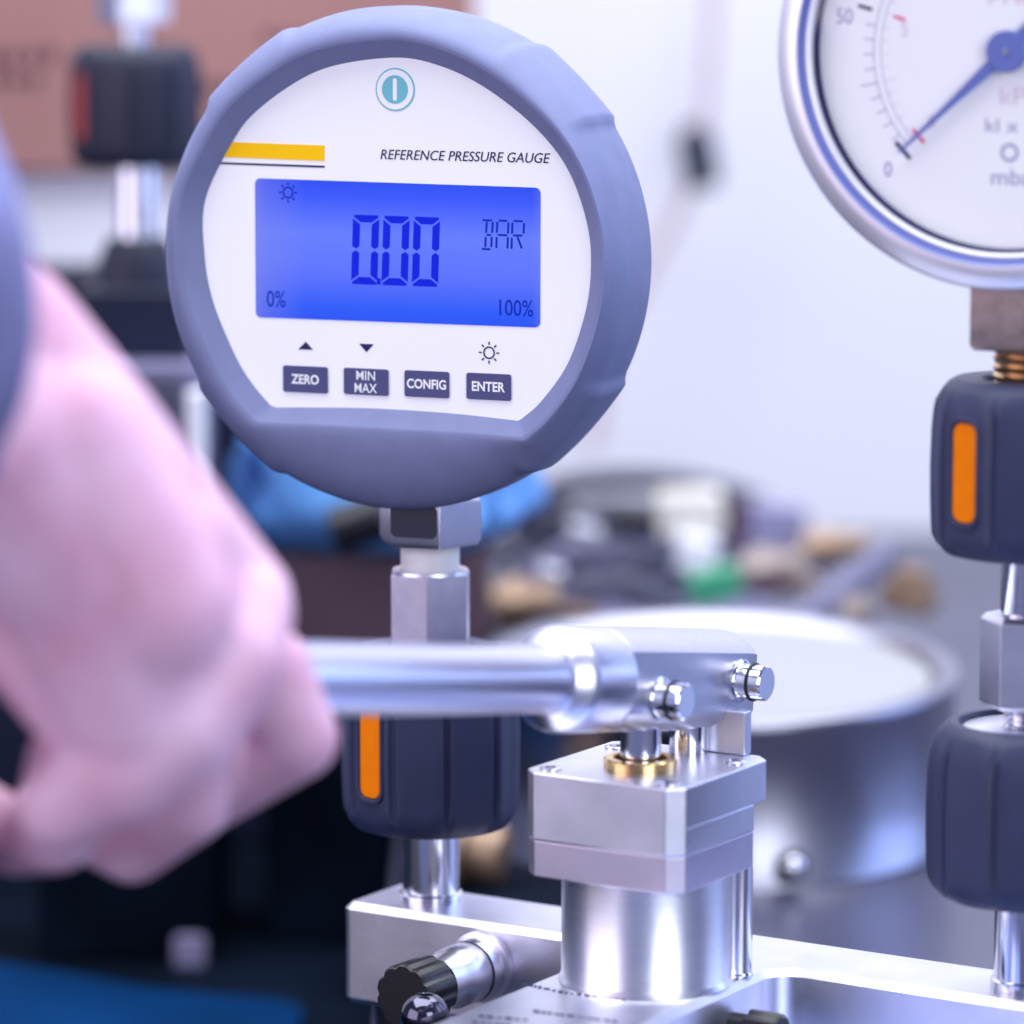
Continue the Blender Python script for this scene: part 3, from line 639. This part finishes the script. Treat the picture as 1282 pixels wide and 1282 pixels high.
# knuckle row: one smooth ridge over the folded fingers
chain(J(300, 766, -20, 70), J(290, 825, -28, 70), J(226, 908, -34, 76), J(146, 968, -36, 74), J(80, 1012, -34, 60))
bone(J(110, 720, -36, 120), J(160, 900, -35, 88)); bone(J(200, 690, -26, 100), J(240, 850, -30, 84))
# thumb, coming round from the far side
chain(J(-120, 640, 0, 90), J(-130, 800, 14, 66), J(-110, 860, 30, 50), J(-70, 850, 40, 44))
hb = at(85, 215, 0)
person = thing('person', 'bare hand in a blue grey sleeve gripping the steel pump lever', 'person', (hb.x, hb.y, 100))
for v in bm.verts: v.co = (v.co - Vector(person['_o']))*MM
bm.to_mesh(sk); bm.free(); sk.materials.append(M['skin'])
ho_ = bpy.data.objects.new('hand', sk); C.objects.link(ho_); ho_.parent = person
md = ho_.modifiers.new('r', 'REMESH'); md.mode = 'VOXEL'; md.voxel_size = .0011; md.use_smooth_shade = True
md = ho_.modifiers.new('s', 'SMOOTH'); md.factor = .5; md.iterations = 4
# sleeve with folds
p, q = PY(-330, 372, -280), PY(12, 362, -272)
t = (q-p).normalized(); x = t.cross(Vector((0, 1, .1))).normalized(); y = x.cross(t); rs = []; n = 72; rl = 248/(F/(-262-CY))
for j in range(22):
    s = j/21; c = p+(q-p)*s; ring = []
    rr = rl*(1 + .05*math.sin(s*9) - .0*s)
    for k in range(n):
        a = 2*PI*k/n; w = 1 + .03*math.sin(3*a+s*12) + .018*math.sin(7*a-s*17)
        ring.append(c + (x*math.cos(a)+y*math.sin(a))*rr*w - t*(5.5*math.cos(a-.25)**2 - 1.2*math.sin(3*a))*s)
    rs.append(ring)
c = q; last = rs[-1]
rs.append([c + (v-c)*.97 + t*1.6 for v in last]); rs.append([c + (v-c)*.90 + t*1.2 for v in last]); rs.append([c + (v-c)*.88 - t*14 for v in last])
MB().rings(rs, cap0=False, cap1=False).build('sleeve', M['sleeve'], person, sharp=80)

# ================================================================== WIDE CAN
cy0 = 262
pc = PY(892, 838, cy0); tilt = math.radians(3.2)
cm = Matrix.Translation(pc) @ Matrix.Rotation(tilt, 4, 'X')
RC = 312/(F/(cy0-CY)); HC = 50
can = thing('round_can', 'wide round metal can with white lid and screw on its side', 'can', (pc.x, pc.y, pc.z-HC))
MB().lathe([(RC-3, -HC), (RC-.6, -HC+.4), (RC-.1, -HC+1.4), (RC-.3, -HC+2.8), (RC-.8, -HC+3.2), (RC-.8, -3), (RC, -1.8), (RC+.3, 0), (RC, 1.6), (RC-1.4, 2.2), (RC-5.5, 1.6), (RC-8, -1.5)], cm, 128, cap1=False).build('body', M['can'], can, sharp=60)
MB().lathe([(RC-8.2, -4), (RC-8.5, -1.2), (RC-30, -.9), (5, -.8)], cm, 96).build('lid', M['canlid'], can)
sp = PY(991, 1084, cy0-RC*math.cos(.35)); ang = math.atan2(sp.y-pc.y, sp.x-pc.x); rad = Vector((math.cos(ang), math.sin(ang), 0))
hgt = sp.z
so = Vector((pc.x, pc.y, hgt)) + rad*(RC-1)
MB().lathe([(4.6, -.4), (4.6, .5), (4, .8)], fr(so, rad.cross(Z), Z, rad), 24).build('screw_plate', M['black'], can)
MB().lathe([(3.1, .5), (3.1, 2.0), (2.2, 3.0), (.6, 3.4)], fr(so, rad.cross(Z), Z, rad), 24).build('screw', M['chrome'], can)
tag(MB().box((pc.x-30, cy0+38, .2), (pc.x+30, cy0+60, 4.0)).build('pad', M['cable'], bevel=1), 'dark strip lying under the back of the round can', 'strip')

# brass fitting and white paper behind the left connector
q = PY(598, 1064, 190)
bf = thing('brass_fitting', 'brown brass pipe fitting lying on the mat behind the left connector', 'fitting', (q.x, q.y, 2.3))
X = fr(Vector((q.x-6, q.y, 2.3+10.5)), Vector((0, -.5, .87)), Vector((.35, .8, .46)), Vector((.94, -.3, -.1)).normalized())
MB().lathe([(7, -10), (10, -9), (10.4, 4), (8, 5), (8, 14), (6.5, 15)], X, 40).build('barrel', M['brass_dull'], bf)
MB().rings([[(x, y, z) for x, y in hexagon(10.4, .3)] for z in (-2, 4)], X).build('hex_collar', M['brass_dull'], bf, bevel=.4)
q = PY(648, 1030, 235)
tag(MB().lathe([(9, 2.3), (9.5, 3), (9.5, 32), (8, 34)], Matrix.Translation((q.x, q.y, 0)), 40).build('white_bottle', M['whitecard']), 'small white cylinder standing between the left connector and the pump', 'bottle')

# ================================================================== BACKGROUND LEFT
def pbox(name, px0, py0, px1, py1, Y, depth, material, label=None, cat=None, parent=None, bevel=1.2, zfloor=None):
    a = PY(px0, py0, Y); b = PY(px1, py1, Y); z0 = b.z if zfloor is None else zfloor
    o = MB().box((a.x, Y, z0), (b.x, Y+depth, a.z)).build(name, material, parent, bevel=bevel)
    if label: tag(o, label, cat)
    return o
Yb = 335
s3 = scale_at(Yb)
gzb = PY(200, 444, Yb)
x0 = PY(60, 444, Yb-30).x; x1 = PY(246, 444, Yb-30).x
cab = thing('instrument_cabinet', 'grey metal instrument box standing behind the hand', 'cabinet', ((x0+x1)/2, Yb, 0))
MB().box((x0-6, Yb-32, ZL), (x1+4, Yb+44, 58)).build('plinth', M['mat'], cab, bevel=2)
lx = PY(238, 1190, Yb-33)
MB().prism(roundrect(lx.x-5, lx.z-5, lx.x+5, lx.z+5, 2), 0, 4, fr((0, Yb-32, 0), (1, 0, 0), (0, 0, 1), (0, -1, 0))).build('pale_tab', M['pale_tab'], cab, bevel=.6)  # small pale tab added on the plinth in place of a pale smear
MB().prism(roundrect(lx.x+1, lx.z-14, lx.x+9, lx.z-7, 2), 0, 3, fr((0, Yb-32, 0), (1, 0, 0), (0, 0, 1), (0, -1, 0))).build('pale_tab', M['greyhose'], cab, bevel=.6)
MB().box((x0, Yb-30, 58.2), (x1, Yb+40, gzb.z)).build('housing', M['greybox'], cab, bevel=2)
MB().box((x0+4, Yb-31, gzb.z-26), (x1-5, Yb-29.5, gzb.z-4)).build('front_panel', M['cable'], cab, bevel=.4)
MB().box((x1-3, Yb-34, 60), (x1+2, Yb-20, gzb.z-8)).build('side_bracket', M['whitecard'], cab, bevel=1)
dk0 = PY(100, 440, Yb-14); dk1 = PY(236, 362, Yb-14)
bk = thing('valve_block', 'dark navy valve block with round base on the grey metal box', 'valve', (PY(170, 440, Yb).x, Yb, gzb.z))
MB().box((dk0.x, Yb-14, gzb.z+.3), (dk1.x, Yb+22, dk1.z)).build('block', M['navybox'], bk, bevel=1.5)
ax = PY(172, 300, Yb+4); zb0 = PY(172, 366, Yb).z; zb1 = PY(172, 298, Yb).z
TB = Matrix.Translation((ax.x, Yb+4, 0))
MB().lathe([(13, zb0-3), (13, zb0+9), (10.5, zb1-2), (9, zb1)], TB, 40).build('base_knob', M['knobshaded'], bk)
kc = thing('quick_connector', 'blurred navy hand grip connector with red slot in front of the cardboard box', 'connector', (ax.x, Yb+4, zb1), 'hand tight connectors')
zk = [PY(168, y, Yb+4).z for y in (290, 208, 54, 10, -60)]
MB().lathe([(6.6, zb1-.5), (6.6, zk[1]+2)], TB, 32).build('post', M['chrome'], kc)
knob(kc, (ax.x, Yb+4), zk[1], zk[2], 21.2, math.radians(270-33), (-1, 4), M['knobshaded'], M['redtick'])
MB().lathe([(4.5, zk[2]-3), (4.5, zk[3]-4), (6, zk[3]-2)], TB, 32).build('neck', M['alu'], kc)
MB().rings([[(x, y, z) for x, y in hexagon(11.8, .2)] for z in (PY(168, 30, Yb).z, zk[4])], TB).build('hex_coupling', M['alu'], kc, bevel=.6)
# stack of boxes further back
z1 = PY(100, 338, 470).z; z2 = PY(100, 214, 480).z
xs0, xs1 = PY(-220, 300, 480).x, PY(470, 300, 480).x
tag(MB().prism([(xs0, .3), (xs0, ZL+.2), (-40, ZL+.2), (-40, .3), (xs1, .3), (xs1, z1), (xs0, z1)], 470, 640, fr((0, 0, 0), (1, 0, 0), (0, 0, 1), (0, 1, 0))).build('black_crate', M['navybox'], bevel=3), 'large black crate under the white box at the back', 'crate')
tag(MB().box((xs0+8, 478, z1+.3), (xs1-6, 630, z2)).build('white_box', M['whitecard'], bevel=2), 'white box under the brown cardboard box', 'box')
ca, cb = PY(-260, 200, 470), PY(590, 200, 470)
cd = thing('cardboard_box', 'brown cardboard box with dark print on top of the white box', 'box', ((ca.x+cb.x)/2, 470, z2))
MB().box((ca.x, 470, z2+.4), (cb.x, 650, PY(0, -160, 470).z)).build('carton', M['card'], cd, bevel=1.5)
for (a0, b0_, a1, b1_) in ((-30, 62, 30, 82), (34, 60, 80, 78), (-10, 92, 60, 108), (255, 100, 330, 120), (270, 130, 350, 140), (330, 40, 470, 52)):
    A, B = PY(a0, b1_, 469.7), PY(a1, b0_, 469.7)
    n = max(2, int((B.x-A.x)/5)); pm = MB()
    for i in range(n):
        w = (B.x-A.x)/n; pm.add([(A.x+i*w, 469.7, A.z), (A.x+i*w+w*.6, 469.7, A.z), (A.x+i*w+w*.6, 469.7, B.z), (A.x+i*w, 469.7, B.z)], [[0, 1, 2, 3]])
    pm.build('dark_print', M['cardprint'], cd)
# blue film bag on a brown box
bx0, bx1 = PY(345, 690, 330), PY(612, 690, 330)
tag(MB().prism([(bx0.x-4, ZL+.2), (-39, ZL+.2), (-39, .3), (bx1.x+2, .3), (bx1.x+2, 42), (bx0.x-4, 42)], 328, 404, fr((0, 0, 0), (1, 0, 0), (0, 0, 1), (0, 1, 0))).build('black_case', M['mat'], bevel=1.5), 'black case under the brown box behind the lever', 'case')
tag(MB().box((bx0.x, 330, 42.3), (bx1.x, 400, bx0.z-2)).build('brown_box', M['browncard'], bevel=1.5), 'dark brown box under the blue bag behind the lever', 'box')
def lump(name, c, rx, ry, rz, material, label, cat, seed, flat=None):
    mb = MB(); rnd = random.Random(seed); ph = [rnd.uniform(0, 6) for _ in range(8)]; n = 48; rs = []
    for j in range(1, 24):
        a = PI*j/24; ring = []
        for k in range(n):
            b = 2*PI*k/n; w = 1 + .10*math.sin(3*b+ph[0]+2*a) + .07*math.sin(5*b+ph[1]-3*a) + .05*math.sin(9*b+ph[2]+5*a) + .04*math.sin(7*a+ph[3])
            sx = math.copysign(abs(math.cos(b))**.7, math.cos(b)); sy = math.copysign(abs(math.sin(b))**.7, math.sin(b))
            zz = -math.cos(a); zz = math.copysign(abs(zz)**.7, zz)
            ring.append(Vector((c[0]+rx*math.sin(a)**.6*sx*w, c[1]+ry*math.sin(a)**.6*sy*w, c[2]+rz*zz*(w if zz > 0 else 1))))
        rs.append(ring)
    o = mb.rings(rs).build(name, material, sharp=60); return tag(o, label, cat)
bc = PY(470, 650, 350)
zb_ = bx0.z-2
lump('blue_bag', (bc.x+1, 355, zb_+21), 47, 30, 22, M['bag'], 'crumpled bright blue plastic bag on the brown box behind the gauge', 'bag', 5)
q = PY(452, 655, 312)
tag(MB().lathe([(6, -10), (7.5, -9), (7.5, 7), (5, 9), (5, 14)], fr(Vector((q.x, 314, q.z)), Vector((0, 1, 0)), Vector((-.3, 0, .95)), Vector((.95, 0, .3)))).build('black_stopper', M['black']), 'black plastic stopper in front of the blue bag under the gauge', 'stopper')

# ================================================================== BACKGROUND RIGHT: clutter on the bench
def curve_pts(ctrl, n=10): 
    o = []; k = len(ctrl)
    for i in range(k-1):
        p0, p1, p2, p3 = (Vector(ctrl[max(i-1, 0)]), Vector(ctrl[i]), Vector(ctrl[i+1]), Vector(ctrl[min(i+2, k-1)]))
        for j in range(n): t = j/n; o.append(.5*((2*p1)+(p2-p0)*t+(2*p0-5*p1+4*p2-p3)*t*t+(3*p1-p0-3*p2+p3)*t**3))
    return o+[Vector(ctrl[-1])]
def cable(name, ctrl, r, material, label, cat, group=None):
    return tag(MB().tube(curve_pts([PY(*c) for c in ctrl]), r, 12).build(name, material, sharp=80), label, cat, group)
# a low grey tool tray holds the clutter
tx0, tx1 = PY(640, 790, 430).x, PY(1010, 790, 430).x
tr = thing('tool_tray', 'shallow grey tool tray full of cables and fittings behind the can', 'tray', ((tx0+tx1)/2, 500, 0))
MB().box((tx0, 430, .3), (tx1, 640, 14)).build('base', M['greytube'], tr, bevel=2)
MB().box((tx0, 632, 14.1), (tx1, 640, PY(800, 650, 632).z)).build('rear_wall', M['greytube'], tr, bevel=1)
cable('grey_cable', [(640, 690, 600), (680, 622, 600), (760, 602, 600), (860, 606, 600), (960, 636, 600), (1010, 690, 600), (1030, 740, 600)], 4.5, M['cable'], 'dark grey cable arching over the top of the clutter pile', 'cable', 'cables piled on the bench')
cable('grey_cable', [(660, 700, 560), (720, 650, 560), (800, 640, 560), (880, 668, 560), (930, 730, 560)], 4.5, M['cable'], 'dark grey cable bent below the arching one', 'cable', 'cables piled on the bench')
cable('grey_cable', [(650, 730, 520), (720, 690, 515), (800, 700, 510), (850, 690, 510), (880, 650, 515)], 4, M['greytube'], 'pale grey cable lying across the middle of the clutter', 'cable', 'cables piled on the bench')
cable('grey_cable', [(690, 765, 470), (740, 735, 470), (800, 738, 470), (860, 775, 470)], 5, M['cable'], 'dark grey cable lying low just behind the can rim', 'cable', 'cables piled on the bench')
cable('grey_hose', [(985, 785, 430), (1020, 762, 440), (1065, 728, 450), (1115, 690, 460)], 5.0, M['greyhose'], 'pale grey hose slanting up beside the brass fittings', 'hose')
def rod(name, px0, py0, px1, py1, Y, r, material, label, cat, parts=None):
    a, b = PY(px0, py0, Y), PY(px1, py1, Y); t_ = (b-a); Lh = t_.length; t_.normalize()
    x_ = t_.cross(Vector((0, 1, 0))).normalized(); m = fr(a, x_, t_.cross(x_), t_)
    o = thing(name, label, cat, a)
    MB().lathe([(r*.8, 0), (r, Lh*.05), (r, Lh*.62), (r*.72, Lh*.66), (r*.72, Lh*.95), (r*.6, Lh)], m, 32).build('barrel', material, o)
    MB().rings([[(x, y, z) for x, y in hexagon(r*1.18, .2)] for z in (Lh*.25, Lh*.5)], m).build('collar', material, o, bevel=.5)
    return o
rod('brass_fitting', 925, 722, 1010, 705, 470, 8, M['brass_pale'], 'tan brass fitting lying behind the green clip', 'fitting')
rod('brass_fitting', 1000, 690, 1085, 680, 520, 6.5, M['brass_dull'], 'thin orange brass fitting, farthest back in the pile', 'fitting')
rod('brass_fitting', 1020, 720, 1000, 750, 450, 7, M['brass_pale'], 'short brass fitting standing next to the grey hose', 'fitting')
rod('brass_fitting', 1135, 765, 1145, 712, 420, 9.5, M['brass_dull'], 'brown brass barrel fitting standing behind the right edge of the can', 'fitting')
rod('brass_fitting', 1060, 775, 1090, 758, 410, 6.5, M['brass_pale'], 'pale brass fitting lying just behind the can rim', 'fitting')
rod('brass_fitting', 615, 762, 700, 752, 430, 9, M['brass_dull'], 'yellow brass fitting behind the hexagonal coupling', 'fitting')
def block(name, px0, py0, px1, py1, Y, depth, material, label, cat, rot=0):
    a, b = PY(px0, py0, Y), PY(px1, py1, Y); c = (a+b)/2; w, h = abs(b.x-a.x)/2, abs(a.z-b.z)/2
    m = Matrix.Translation(c) @ Matrix.Rotation(rot, 4, 'Y')
    return tag(MB().prism(roundrect(-w, -h, w, h, min(w, h)*.35), 0, depth, m @ fr((0, 0, 0), (1, 0, 0), (0, 0, 1), (0, 1, 0))).build(name, material, bevel=1), label, cat)
block('cream_adapter', 822, 624, 908, 672, 500, 30, M['cream'], 'cream plastic adapter on the clutter pile', 'adapter', -.04)
block('clear_cap', 845, 676, 898, 718, 490, 20, M['whitecard'], 'pale plastic cap between the cream adapter and green clip', 'cap', .2)
block('maroon_handle', 918, 632, 934, 692, 500, 10, M['maroon'], 'dark maroon handle standing beside the cream adapter', 'handle', .05)
block('lilac_case', 940, 634, 1010, 684, 560, 22, M['greytube'], 'lilac grey case behind the brass fittings', 'case', .1)
block('green_clip', 862, 716, 928, 756, 440, 14, M['green'], 'green plastic clip behind the can rim', 'clip', -.25)
block('black_plug', 764, 642, 826, 664, 500, 16, M['black'], 'black plug among the grey cables', 'plug', .12)
block('steel_nut', 712, 660, 752, 684, 490, 16, M['alu'], 'bright steel nut among the grey cables', 'nut', .1)
block('dark_plier', 775, 690, 850, 716, 470, 10, M['cable'], 'dark plier jaw slanting across the pile', 'pliers', -.45)
block('steel_nut', 672, 712, 704, 742, 430, 14, M['alu'], 'lilac steel nut resting on the yellow brass fitting', 'nut', .3)
rc = random.Random(11)
for i in range(16):
    x = rc.uniform(640, 960); y = rc.uniform(650, 752); Y = 440+(790-y)*1.25; w = rc.uniform(30, 75); h = rc.uniform(-26, 26)
    m_ = M['cable'] if i % 3 else M['navybox']
    cable('thin_cable', [(x-w, y+rc.uniform(0, 24), Y), (x-w*.4, y-14+h, Y+4), (x+w*.3, y+8-h, Y-4), (x+w, y+rc.uniform(-6, 26), Y)], rc.uniform(1.6, 3.4), m_, 'thin dark cable tangled in the clutter pile behind the can', 'cable', 'thin cables in the clutter pile')
block('dark_bracket', 1010, 716, 1046, 742, 470, 12, M['cable'], 'dark bracket between the two brass fittings', 'bracket', .3)
block('brown_block', 948, 726, 990, 748, 455, 12, M['browncard'], 'dark brown block lying under the tan brass fitting', 'block', -.1)
block('copper_ring', 700, 764, 748, 784, 440, 12, M['brass_dull'], 'brown metal piece beside the yellow brass fitting', 'fitting', .1)
# pendant cord on the wall
co = thing('pendant_cord', 'thin beige cord with a dark switch hanging before the white wall', 'cord', PY(875, 195, 860))
MB().tube(curve_pts([PY(*c) for c in ((897, -80, 860), (890, 60, 860), (878, 180, 860), (868, 215, 860), (845, 275, 860), (815, 330, 860), (770, 430, 860), (740, 560, 860))]), 2.6, 10).build('flex', M['cordm'], co)
MB().lathe([(6, -14), (8, -12), (8.5, 6), (6, 13), (3, 15)], fr(PY(874, 197, 856), Vector((1, 0, .2)).normalized(), Vector((0, 1, 0)), Vector((-.2, 0, 1)).normalized()), 24).build('switch', M['navybox'], co)

for o in list(bpy.data.objects):
    if '_o' in o: del o['_o']
